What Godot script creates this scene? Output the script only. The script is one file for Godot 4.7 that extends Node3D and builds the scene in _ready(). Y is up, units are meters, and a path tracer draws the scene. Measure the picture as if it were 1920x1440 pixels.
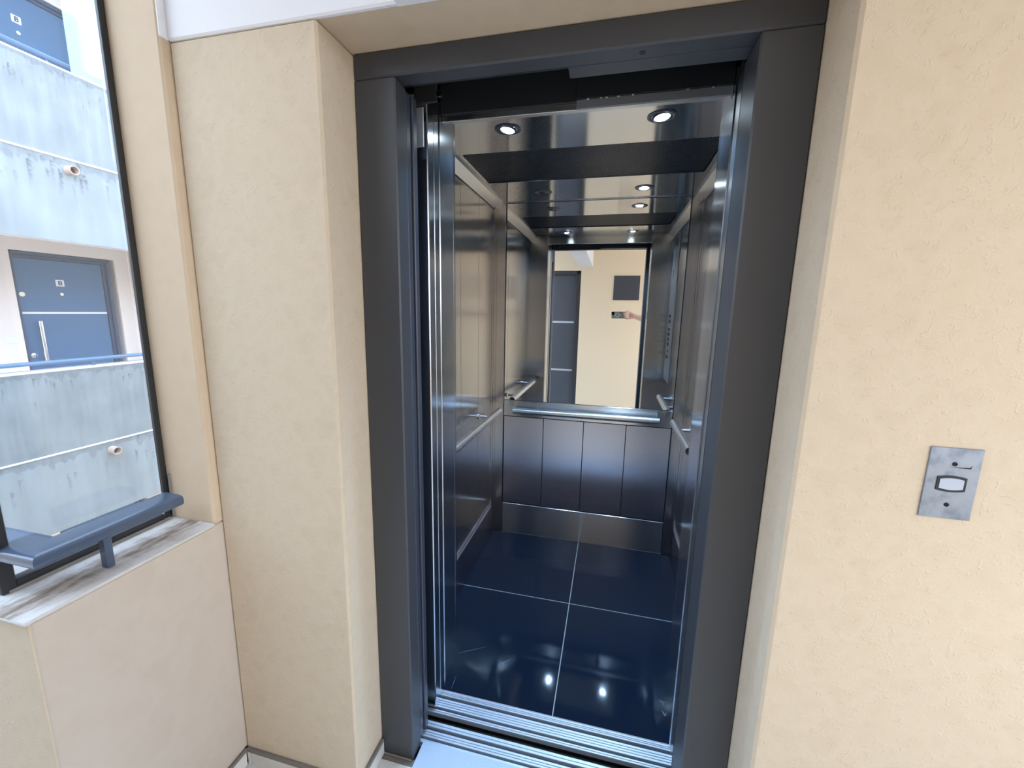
extends Node3D
# An open lift seen from its landing. x to the right, y up, z towards the viewer; the lift's door frame stands in the plane z = 0.

var MT := {}
var taken := {}

const EYE := Vector3(0.1595, 1.5164, 1.0585)
const TURN := Vector3(-9.967, 13.329, 1.104)
# the car
const CL := -0.575
const CR := 0.610
const CB := -1.531
const CF := -0.430
const CT := 2.170

# ---------------------------------------------------------------- mesh helpers
func new_st() -> SurfaceTool:
	var st := SurfaceTool.new()
	st.begin(Mesh.PRIMITIVE_TRIANGLES)
	st.set_smooth_group(-1)
	return st

func tri(st: SurfaceTool, a: Vector3, b: Vector3, c: Vector3, out: Vector3) -> void:
	var n := (b - a).cross(c - a)
	if n.length_squared() < 1e-18:
		return
	var order := [a, c, b] if n.dot(out) > 0.0 else [a, b, c]
	# texture coordinates lie level along every face (u runs sideways, on ceilings and floors away from the doorway): the brushing of steel follows them
	var w := n.abs()
	for p: Vector3 in order:
		if w.y > w.x and w.y > w.z:
			st.set_uv(Vector2(p.z, p.x))
		elif w.x > w.z:
			st.set_uv(Vector2(p.z, p.y))
		else:
			st.set_uv(Vector2(p.x, p.y))
		st.add_vertex(p)

func poly(st: SurfaceTool, pts: Array, out: Vector3) -> void:
	for i in range(1, pts.size() - 1):
		tri(st, pts[0], pts[i], pts[i + 1], out)

# a box from corner to corner, its edges chamfered by c
func add_box(st: SurfaceTool, lo: Vector3, hi: Vector3, c := 0.0) -> void:
	var a := Vector3(minf(lo.x, hi.x), minf(lo.y, hi.y), minf(lo.z, hi.z))
	var b := Vector3(maxf(lo.x, hi.x), maxf(lo.y, hi.y), maxf(lo.z, hi.z))
	var m := (a + b) * 0.5
	var h := (b - a) * 0.5
	c = minf(c, minf(h.x, minf(h.y, h.z)) * 0.9)
	for ax in 3:
		var u := (ax + 1) % 3
		var v := (ax + 2) % 3
		for s in [-1.0, 1.0]:
			var q := []
			for k in [[-1, -1], [1, -1], [1, 1], [-1, 1]]:
				var p := Vector3.ZERO
				p[ax] = s * h[ax]
				p[u] = k[0] * (h[u] - c)
				p[v] = k[1] * (h[v] - c)
				q.append(m + p)
			var o := Vector3.ZERO
			o[ax] = s
			poly(st, q, o)
	if c <= 0.0:
		return
	for ax in 3:
		var u := (ax + 1) % 3
		var v := (ax + 2) % 3
		for su in [-1.0, 1.0]:
			for sv in [-1.0, 1.0]:
				var q := []
				for k in [[-1, 0], [1, 0], [1, 1], [-1, 1]]:
					var p := Vector3.ZERO
					p[ax] = k[0] * (h[ax] - c)
					p[u] = su * (h[u] - (c if k[1] == 0 else 0.0))
					p[v] = sv * (h[v] - (0.0 if k[1] == 0 else c))
					q.append(m + p)
				var o := Vector3.ZERO
				o[u] = su
				o[v] = sv
				poly(st, q, o)
	for sx in [-1.0, 1.0]:
		for sy in [-1.0, 1.0]:
			for sz in [-1.0, 1.0]:
				tri(st, m + Vector3(sx * h.x, sy * (h.y - c), sz * (h.z - c)), m + Vector3(sx * (h.x - c), sy * h.y, sz * (h.z - c)), m + Vector3(sx * (h.x - c), sy * (h.y - c), sz * h.z), Vector3(sx, sy, sz))

func box(lo: Vector3, hi: Vector3, c := 0.0) -> ArrayMesh:
	var st := new_st()
	add_box(st, lo, hi, c)
	st.generate_normals()
	return st.commit()

func boxes(list: Array, c := 0.0) -> ArrayMesh:
	var st := new_st()
	for l in list:
		add_box(st, l[0], l[1], c)
	st.generate_normals()
	return st.commit()

# one flat rectangle with its own texture coordinates (o: origin, u and v: sides, n: the way it faces), given a little thickness behind it
func sheet(o: Vector3, u: Vector3, v: Vector3, n: Vector3) -> ArrayMesh:
	var st := new_st()
	var pts := [o, o + u, o + u + v, o + v]
	var uv := [Vector2(0, 1), Vector2(1, 1), Vector2(1, 0), Vector2(0, 0)]
	var order := [0, 1, 2, 0, 2, 3]
	if u.cross(v).dot(n) > 0.0:
		order = [0, 2, 1, 0, 3, 2]
	for i in order:
		st.set_uv(uv[i])
		st.set_normal(n)
		st.add_vertex(pts[i])
	return st.commit()

# a prism: the outline (pairs in the plane across the axis) pushed along ax from s to e
func prism(outline: PackedVector2Array, ax: int, s: float, e: float) -> ArrayMesh:
	var st := new_st()
	var u := (ax + 1) % 3
	var v := (ax + 2) % 3
	var at := func(p: Vector2, d: float) -> Vector3:
		var r := Vector3.ZERO
		r[ax] = d; r[u] = p.x; r[v] = p.y
		return r
	var t := Geometry2D.triangulate_polygon(outline)
	var dir := Vector3.ZERO
	dir[ax] = signf(e - s)
	for i in range(0, t.size(), 3):
		tri(st, at.call(outline[t[i]], s), at.call(outline[t[i + 1]], s), at.call(outline[t[i + 2]], s), -dir)
		tri(st, at.call(outline[t[i]], e), at.call(outline[t[i + 1]], e), at.call(outline[t[i + 2]], e), dir)
	var cw := Geometry2D.is_polygon_clockwise(outline)
	for i in outline.size():
		var a := outline[i]
		var b := outline[(i + 1) % outline.size()]
		var n2 := Vector2(b.y - a.y, a.x - b.x) * (-1.0 if cw else 1.0)
		var o := Vector3.ZERO
		o[u] = n2.x; o[v] = n2.y
		poly(st, [at.call(a, s), at.call(b, s), at.call(b, e), at.call(a, e)], o)
	st.generate_normals()
	return st.commit()

# a round tube along a path, its ends closed
func add_tube(st: SurfaceTool, path: Array, r: float, sides := 20, closed := true) -> void:
	var rings := []
	for i in path.size():
		var d: Vector3 = (path[mini(i + 1, path.size() - 1)] - path[maxi(i - 1, 0)]).normalized()
		var side := d.cross(Vector3.UP)
		if side.length() < 0.1:
			side = d.cross(Vector3.RIGHT)
		side = side.normalized()
		var up := side.cross(d)
		var ring := []
		for k in sides:
			var w := TAU * k / sides
			ring.append(path[i] + (side * cos(w) + up * sin(w)) * r)
		rings.append(ring)
	st.set_smooth_group(0)
	for i in path.size() - 1:
		for k in sides:
			var k2 := (k + 1) % sides
			var o: Vector3 = (rings[i][k] + rings[i + 1][k2]) * 0.5 - (path[i] + path[i + 1]) * 0.5
			poly(st, [rings[i][k], rings[i][k2], rings[i + 1][k2], rings[i + 1][k]], o)
	st.set_smooth_group(-1)
	if closed:
		poly(st, rings[0], path[0] - path[1])
		poly(st, rings[-1], path[-1] - path[-2])

func tube(path: Array, r: float, sides := 20) -> ArrayMesh:
	var st := new_st()
	add_tube(st, path, r, sides)
	st.generate_normals()
	return st.commit()

# a hollow pipe: outer and inner wall and the two rims
func pipe(a: Vector3, b: Vector3, r: float, thick: float, sides := 24) -> ArrayMesh:
	var st := new_st()
	var d := (b - a).normalized()
	var side := d.cross(Vector3.UP)
	if side.length() < 0.1:
		side = d.cross(Vector3.RIGHT)
	side = side.normalized()
	var up := side.cross(d)
	for k in sides:
		var w := TAU * k / sides
		var w2 := TAU * (k + 1) / sides
		var n1 := side * cos(w) + up * sin(w)
		var n2 := side * cos(w2) + up * sin(w2)
		st.set_smooth_group(0)
		poly(st, [a + n1 * r, a + n2 * r, b + n2 * r, b + n1 * r], n1)
		st.set_smooth_group(1)
		poly(st, [a + n1 * (r - thick), a + n2 * (r - thick), b + n2 * (r - thick), b + n1 * (r - thick)], -n1)
		st.set_smooth_group(-1)
		poly(st, [a + n1 * r, a + n2 * r, a + n2 * (r - thick), a + n1 * (r - thick)], -d)
		poly(st, [b + n1 * r, b + n2 * r, b + n2 * (r - thick), b + n1 * (r - thick)], d)
	st.generate_normals()
	return st.commit()

# a turned shape: profile of (radius, height) pairs round the axis dir at c
func lathe(c: Vector3, dir: Vector3, profile: Array, sides := 32) -> ArrayMesh:
	var st := new_st()
	var side := dir.cross(Vector3(0.3, 0.2, 0.9)).normalized()
	var up := side.cross(dir)
	for i in profile.size() - 1:
		var p: Vector2 = profile[i]
		var q: Vector2 = profile[i + 1]
		st.set_smooth_group(i)
		for k in sides:
			var n1 := side * cos(TAU * k / sides) + up * sin(TAU * k / sides)
			var n2 := side * cos(TAU * (k + 1) / sides) + up * sin(TAU * (k + 1) / sides)
			var o := (n1 + n2) * 0.5 * (p.y - q.y) * -1.0 + dir * (p.x - q.x)
			poly(st, [c + n1 * p.x + dir * p.y, c + n2 * p.x + dir * p.y, c + n2 * q.x + dir * q.y, c + n1 * q.x + dir * q.y], o)
	st.generate_normals()
	return st.commit()

# ---------------------------------------------------------------- naming and tagging
func numbered(called: String) -> String:
	taken[called] = taken.get(called, -1) + 1
	return called if taken[called] == 0 else "%s_%03d" % [called, taken[called]]

func thing(called: String, label: String, category: String, base: Vector3, group := "") -> Node3D:
	var o := Node3D.new()
	o.name = numbered(called)
	o.position = base
	o.set_meta("label", label)
	o.set_meta("category", category)
	if group != "":
		o.set_meta("group", group)
	add_child(o)
	return o

func setting(called: String, label := "", base := Vector3.ZERO) -> Node3D:
	var o := Node3D.new()
	o.name = numbered(called)
	o.position = base
	o.set_meta("kind", "structure")
	if label != "":
		o.set_meta("label", label)
	add_child(o)
	return o

# a part whose mesh is given in scene coordinates
func part(parent: Node3D, called: String, mesh: Mesh, m: Material, label := "") -> MeshInstance3D:
	var o := MeshInstance3D.new()
	o.name = called
	o.mesh = mesh
	o.material_override = null
	if mesh.get_surface_count():
		o.set_surface_override_material(0, m)
	o.cast_shadow = GeometryInstance3D.SHADOW_CASTING_SETTING_ON
	if label != "":
		o.set_meta("label", label)
	parent.add_child(o, true)
	var w := Vector3.ZERO
	var p: Node = parent
	while p != self:
		w += (p as Node3D).position
		p = p.get_parent()
	o.position = -w
	return o

func single(called: String, label: String, category: String, mesh: Mesh, m: Material, base: Vector3, group := "") -> Node3D:
	var o := thing(called, label, category, base, group)
	part(o, called, mesh, m)
	return o

# ---------------------------------------------------------------- materials
func mat(key: String, c: Color, rough := 0.6, metal := 0.0) -> StandardMaterial3D:
	var m := StandardMaterial3D.new()
	m.resource_name = key
	m.albedo_color = c
	m.roughness = rough
	m.metallic = metal
	MT[key] = m
	return m

func noise_tex(freq: float, seed_: int, size := 512, type := FastNoiseLite.TYPE_SIMPLEX_SMOOTH, oct := 4, ramp: Gradient = null, fractal := FastNoiseLite.FRACTAL_FBM) -> NoiseTexture2D:
	var n := FastNoiseLite.new()
	n.noise_type = type
	n.seed = seed_
	n.frequency = freq
	n.fractal_type = fractal
	n.fractal_octaves = oct
	var t := NoiseTexture2D.new()
	t.width = size
	t.height = size
	t.seamless = true
	t.noise = n
	if ramp:
		t.color_ramp = ramp
	return t

func ramp(stops: Array) -> Gradient:
	var g := Gradient.new()
	var o := PackedFloat32Array()
	var c := PackedColorArray()
	for s in stops:
		o.append(s[0])
		c.append(s[1])
	g.offsets = o
	g.colors = c
	return g

func relief(m: StandardMaterial3D, t: Texture2D, scale_cm: float, tile: Vector3) -> void:
	m.heightmap_enabled = true
	m.heightmap_texture = t
	m.heightmap_scale = scale_cm
	m.uv1_triplanar = true
	m.uv1_world_triplanar = true
	m.uv1_scale = tile

func g(v: float) -> Color:
	return Color(v, v, v)

# trowelled plaster: short curved ridges between smooth patches
func stucco_height(size: int, seed_: int) -> ImageTexture:
	var warp := FastNoiseLite.new()
	warp.seed = seed_
	warp.frequency = 0.02
	var ridge := FastNoiseLite.new()
	ridge.seed = seed_ + 1
	ridge.frequency = 0.020
	var patch := FastNoiseLite.new()
	patch.seed = seed_ + 2
	patch.frequency = 0.016
	var fine := FastNoiseLite.new()
	fine.seed = seed_ + 3
	fine.frequency = 0.09
	var im := Image.create(size, size, false, Image.FORMAT_RGBF)
	var raw := func(x: float, y: float) -> float:
		var wx := warp.get_noise_2d(x, y) * 14.0
		var wy := warp.get_noise_2d(x + 500.0, y + 90.0) * 14.0
		var da := ((x + wx) - (y + wy)) * 0.707 * 0.55
		var db := ((x + wx) + (y + wy)) * 0.707 * 1.55
		var r := 1.0 - absf(ridge.get_noise_2d(da, db)) * 7.0
		var p := clampf(patch.get_noise_2d(x, y) * 2.6 + 0.35, 0.0, 1.0)
		return 0.3 + maxf(r, 0.0) * 0.36 * p + fine.get_noise_2d(x, y) * 0.05 + ridge.get_noise_2d(x * 0.7 + 300.0, y * 0.7) * 0.12
	var b := 64.0
	for j in size:
		for i in size:
			# blend across the border so that the tile repeats without a seam
			var v: float = raw.call(i, j)
			var fx := clampf((i - (size - b)) / b, 0.0, 1.0)
			var fy := clampf((j - (size - b)) / b, 0.0, 1.0)
			if fx > 0.0:
				v = lerpf(v, raw.call(i - size, j), fx)
			if fy > 0.0:
				var v2: float = raw.call(i, j - size)
				if fx > 0.0:
					v2 = lerpf(v2, raw.call(i - size, j - size), fx)
				v = lerpf(v, v2, fy)
			im.set_pixel(i, j, g(clampf(v, 0.0, 1.0)))
	return ImageTexture.create_from_image(im)

func make_materials() -> void:
	var st1 := stucco_height(512, 11)
	var tint := noise_tex(0.006, 5, 512, FastNoiseLite.TYPE_SIMPLEX_SMOOTH, 4, ramp([[0.0, Color(0.975, 0.97, 0.96)], [0.5, Color(1, 1, 1)], [1.0, Color(0.985, 0.98, 0.97)]]))
	var m := mat("cream_plaster", Color(0.855, 0.778, 0.676), 0.85)
	relief(m, st1, 0.21, Vector3(3.2, 3.2, 3.2))
	m.albedo_texture = tint
	m = mat("smooth_cream", Color(0.855, 0.765, 0.655), 0.85)
	relief(m, st1, 0.03, Vector3(2.2, 2.2, 2.2))
	m.albedo_texture = tint
	m = mat("skylit_parapet_cream", Color(0.815, 0.755, 0.695), 0.88)  # cream made greyer to stand in for sky light on the parapet
	relief(m, st1, 0.03, Vector3(2.2, 2.2, 2.2))
	m.albedo_texture = tint
	m = mat("lightened_cream", Color(0.965, 0.88, 0.76), 0.85)  # cream lightened to stand in for stronger light on the back wall
	m = mat("white_paint", Color(0.95, 0.94, 0.945), 0.8)
	m = mat("sill_plaster", Color(0.84, 0.82, 0.8), 0.9)
	relief(m, noise_tex(0.02, 8, 256), 0.12, Vector3(3, 3, 3))
	m = mat("grout", Color(0.50, 0.47, 0.44), 0.95)
	m = mat("floor_tile", Color(0.92, 0.905, 0.88), 0.3)
	m.albedo_texture = noise_tex(0.02, 31, 256, FastNoiseLite.TYPE_SIMPLEX_SMOOTH, 4, ramp([[0.0, Color(0.9, 0.89, 0.88)], [1.0, Color(1, 1, 1)]]))
	m.uv1_triplanar = true
	m.uv1_world_triplanar = true
	m = mat("mortar", Color(0.74, 0.79, 0.86), 0.9)
	relief(m, noise_tex(0.03, 9, 256), 0.15, Vector3(3, 3, 3))
	# dark painted frame
	m = mat("frame_paint", Color(0.26, 0.263, 0.28), 0.42)
	relief(m, noise_tex(0.05, 77, 256), 0.006, Vector3(4, 4, 4))
	m = mat("panel_paint", Color(0.24, 0.255, 0.30), 0.35)
	m = mat("shaft_concrete", Color(0.52, 0.51, 0.49), 0.9)
	m = mat("dark_steel", Color(0.15, 0.152, 0.16), 0.55)
	# brushed stainless steel
	var wave := noise_tex(0.008, 21, 256, FastNoiseLite.TYPE_SIMPLEX_SMOOTH, 2)
	var brush := noise_tex(0.08, 22, 512, FastNoiseLite.TYPE_VALUE, 3, ramp([[0.0, g(0.62)], [1.0, g(1.0)]]))
	m = mat("steel_panel", Color(0.77, 0.76, 0.785), 0.26, 1.0)
	relief(m, wave, 0.022, Vector3(1.3, 1.3, 1.3))
	m = mat("steel_wall", Color(0.78, 0.77, 0.77), 0.2, 1.0)
	relief(m, wave, 0.012, Vector3(1.1, 1.1, 1.1))
	m = mat("steel_post", Color(0.74, 0.73, 0.73), 0.2, 1.0)
	m = mat("steel_trim", Color(0.8, 0.79, 0.78), 0.3, 1.0)
	m = mat("steel_ceiling", Color(0.78, 0.785, 0.8), 0.13, 1.0)
	m = mat("steel_jamb", Color(0.8, 0.815, 0.84), 0.2, 1.0)
	for q in [["steel_panel", 0.85], ["steel_wall", 0.85], ["steel_post", 0.6], ["steel_jamb", 0.6], ["steel_ceiling", 0.8]]:
		MT[q[0]].anisotropy_enabled = true
		MT[q[0]].anisotropy = q[1]
	m = mat("steel_kick", Color(0.80, 0.79, 0.78), 0.24, 1.0)
	m.anisotropy_enabled = true
	m.anisotropy = -0.85
	m = mat("chrome", Color(0.90, 0.91, 0.92), 0.12, 1.0)
	m = mat("rail_steel", Color(0.86, 0.86, 0.86), 0.30, 1.0)
	m = mat("chrome_dark", Color(0.25, 0.26, 0.28), 0.3, 1.0)
	m = mat("aluminium", Color(0.84, 0.87, 0.92), 0.42, 0.75)
	m = mat("dirty_metal", Color(0.17, 0.15, 0.14), 0.7, 0.3)
	m.albedo_texture = noise_tex(0.03, 41, 256, FastNoiseLite.TYPE_SIMPLEX_SMOOTH, 4, ramp([[0.0, Color(0.5, 0.45, 0.4)], [0.62, Color(0.8, 0.75, 0.7)], [0.8, Color(1.0, 0.85, 0.65)]]))
	m.uv1_triplanar = true
	m.uv1_scale = Vector3(2, 2, 2)
	m = mat("galvanised", Color(0.56, 0.565, 0.58), 0.5, 0.3)
	m = mat("plate_steel", Color(0.61, 0.635, 0.68), 0.42, 0.75)
	m.albedo_texture = noise_tex(0.012, 43, 256, FastNoiseLite.TYPE_SIMPLEX_SMOOTH, 4, ramp([[0.0, Color(0.78, 0.80, 0.83)], [0.5, Color(0.95, 0.96, 0.97)], [1.0, Color(1, 1, 1)]]))
	m.uv1_triplanar = true
	m.uv1_world_triplanar = true
	m.uv1_scale = Vector3(7, 7, 7)
	m = mat("button_face", Color(0.72, 0.75, 0.8), 0.35)
	m = mat("rubber", Color(0.13, 0.135, 0.15), 0.6)
	m = mat("screw_head", Color(0.16, 0.15, 0.16), 0.5, 0.5)
	m = mat("mirror", Color(0.955, 0.96, 0.955), 0.0, 1.0)
	m = mat("car_tile", Color(0.085, 0.122, 0.18), 0.06)
	relief(m, noise_tex(0.03, 47, 256), 0.004, Vector3(2, 2, 2))
	m.metallic_specular = 0.34
	m = mat("tile_joint", Color(0.66, 0.65, 0.66), 0.8)
	m = mat("scratch", Color(0.42, 0.47, 0.56), 0.6)
	m = mat("mesh_wire", Color(0.42, 0.43, 0.46), 0.35, 0.8)
	m = mat("lamp_rim", Color(0.38, 0.39, 0.41), 0.35, 1.0)
	m = mat("lamp_off", Color(0.25, 0.26, 0.28), 0.2, 0.4)
	m = mat("lamp_lit", Color(1, 1, 1), 0.3)
	m.emission_enabled = true
	m.emission = Color(0.86, 0.95, 1.0)
	m.emission_energy_multiplier = 4.0
	# our guard rail and window
	m = mat("rail_paint", Color(0.32, 0.37, 0.45), 0.2)
	m = mat("window_frame", Color(0.165, 0.17, 0.18), 0.45)
	m = mat("window_bead", Color(0.55, 0.52, 0.49), 0.6)
	m = mat("window_glass", Color(0.96, 0.99, 1.0, 0.04), 0.0)
	m.transparency = BaseMaterial3D.TRANSPARENCY_ALPHA
	m = mat("screen_glass", Color(0.72, 0.93, 0.98, 0.42), 0.3)
	m.transparency = BaseMaterial3D.TRANSPARENCY_ALPHA
	# the opposite building
	m = mat("far_white", Color(0.93, 0.895, 0.875), 0.85)
	m = mat("far_soffit", Color(0.86, 0.83, 0.81), 0.85)
	m = mat("far_cap", Color(0.93, 0.93, 0.93), 0.8)
	m = mat("far_door", Color(0.245, 0.42, 0.59), 0.4)
	m = mat("far_door_frame", Color(0.19, 0.28, 0.41), 0.45)
	m = mat("far_rail", Color(0.33, 0.45, 0.58), 0.35)
	m = mat("sign_white", Color(0.92, 0.93, 0.95), 0.5)
	m = mat("pipe_clay", Color(0.80, 0.70, 0.64), 0.7)
	m = mat("ground", Color(0.55, 0.56, 0.56), 0.9)
	# lobby door behind the viewer
	m = mat("lobby_door", Color(0.31, 0.325, 0.36), 0.35)
	relief(m, noise_tex(0.04, 61, 256), 0.01, Vector3(0.6, 9, 0.6))
	m = mat("lobby_door_frame", Color(0.22, 0.225, 0.24), 0.4)
	m = mat("cabinet_paint", Color(0.285, 0.29, 0.32), 0.45)
	m = mat("skin", Color(0.93, 0.77, 0.7), 0.55)
	m.subsurf_scatter_enabled = true
	m.subsurf_scatter_strength = 0.1
	m = mat("phone_back", Color(0.56, 0.56, 0.54), 0.35, 0.2)
	m = mat("phone_black", Color(0.03, 0.03, 0.035), 0.1)
	m = mat("phone_white", Color(0.85, 0.86, 0.88), 0.35)

# weathered concrete: a picture of stains for one face of the far parapets (colour only)
func parapet_stains(seed_: int, z_len: float, y_len: float) -> ImageTexture:
	var w := 1024
	var h := int(w * y_len / z_len)
	var im := Image.create(w, h, false, Image.FORMAT_RGB8)
	var a := FastNoiseLite.new()
	a.seed = seed_
	a.frequency = 0.012
	a.fractal_octaves = 4
	var s := FastNoiseLite.new()
	s.seed = seed_ + 1
	s.frequency = 0.05
	for j in h:
		for i in w:
			var v := 0.90 + 0.07 * a.get_noise_2d(i, j) + 0.06 * s.get_noise_2d(i * 1.2, j * 0.10)
			im.set_pixel(i, j, Color(v * 0.925, v * 0.975, v))  # blue cast of the sky light is put into the grey concrete
	var rng := RandomNumberGenerator.new()
	rng.seed = seed_
	for k in 150:
		var x := rng.randi_range(2, w - 4)
		var top := rng.randi_range(0, int(h * 0.35))
		var len_ := rng.randi_range(3, 26)
		var dark := rng.randf_range(0.12, 0.55) * (1.0 if top < h * 0.22 else 0.5)
		for j in range(top, mini(h, top + len_)):
			var f := dark * (1.0 - float(j - top) / len_)
			for dx in rng.randi_range(1, 3):
				var c := im.get_pixel(x + dx, j)
				im.set_pixel(x + dx, j, c.lerp(Color(0.30, 0.34, 0.38), f))
	# dark growth hanging from the top edge
	for i in w:
		var d := int(6.0 + 16.0 * maxf(0.0, a.get_noise_2d(i * 3.0, 900.0)) + 10.0 * maxf(0.0, s.get_noise_2d(i * 2.0, 333.0)))
		for j in mini(d, h):
			var c := im.get_pixel(i, j)
			im.set_pixel(i, j, c.lerp(Color(0.52, 0.57, 0.62), 0.30 + 0.25 * s.get_noise_2d(i * 3.0, j * 2.0)))
	return ImageTexture.create_from_image(im)

# the stained top of our sill: dirt washed along the plaster
func sill_stains() -> ImageTexture:
	var w := 256
	var h := 512
	var im := Image.create(w, h, false, Image.FORMAT_RGB8)
	var a := FastNoiseLite.new()
	a.seed = 91
	a.frequency = 0.02
	var f := FastNoiseLite.new()
	f.seed = 92
	f.frequency = 0.09
	for j in h:
		for i in w:
			var along := a.get_noise_2d(i * 2.2, j * 0.5)
			var u := float(i) / w      # 0 at the glass, 1 at the room's edge
			var band := exp(-pow((u - 0.62 - 0.10 * a.get_noise_2d(30.0, j * 0.7)) / 0.17, 2.0))
			var edge := exp(-pow((u - 0.04) / 0.06, 2.0))
			var dirt := clampf(band * (0.62 + 0.45 * along) + edge * 0.5 + 0.14 * f.get_noise_2d(i, j * 0.4) + 0.10 * along, 0.0, 0.8)
			im.set_pixel(i, j, Color(0.93, 0.915, 0.905).lerp(Color(0.50, 0.41, 0.33), dirt))
	return ImageTexture.create_from_image(im)

# ---------------------------------------------------------------- the scene
func _ready() -> void:
	view_and_light()
	make_materials()
	landing()
	shaft_and_frame()
	sills()
	car()
	car_fittings()
	landing_things()
	opposite_building()
	mirror_lobby()
	viewer_hand()

func view_and_light() -> void:
	var cam := Camera3D.new()
	cam.name = "camera"
	cam.position = EYE
	cam.rotation_degrees = TURN
	cam.fov = 85.99
	cam.near = 0.02
	cam.far = 200.0
	add_child(cam)
	cam.current = true
	var env := Environment.new()
	env.background_mode = Environment.BG_SKY
	var sky := Sky.new()
	var sm := ProceduralSkyMaterial.new()
	sm.sky_top_color = Color(0.74, 0.85, 0.98)
	sm.sky_horizon_color = Color(0.94, 0.96, 0.99)
	sm.sky_curve = 0.25
	sm.ground_bottom_color = Color(0.5, 0.5, 0.5)
	sm.ground_horizon_color = Color(0.7, 0.72, 0.75)
	sm.sky_energy_multiplier = 1.0
	sky.sky_material = sm
	env.sky = sky
	env.tonemap_mode = Environment.TONE_MAPPER_LINEAR
	env.tonemap_exposure = 7.1
	env.sdfgi_enabled = true
	env.ssao_enabled = true
	env.ssil_enabled = true
	var we := WorldEnvironment.new()
	we.name = "world"
	we.environment = env
	add_child(we)

const WZ := 0.136      # face of the wall round the lift
const XO := -0.530     # recess, left
const XR := 0.544      # recess, right
const YO := 2.162      # recess, top; the white beam starts here
const XL := -0.954     # left wall
const HC := 2.60       # ceiling
const ZB := 1.90       # wall behind the viewer
const XE := 3.40       # right end of the landing, out of view

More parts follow.
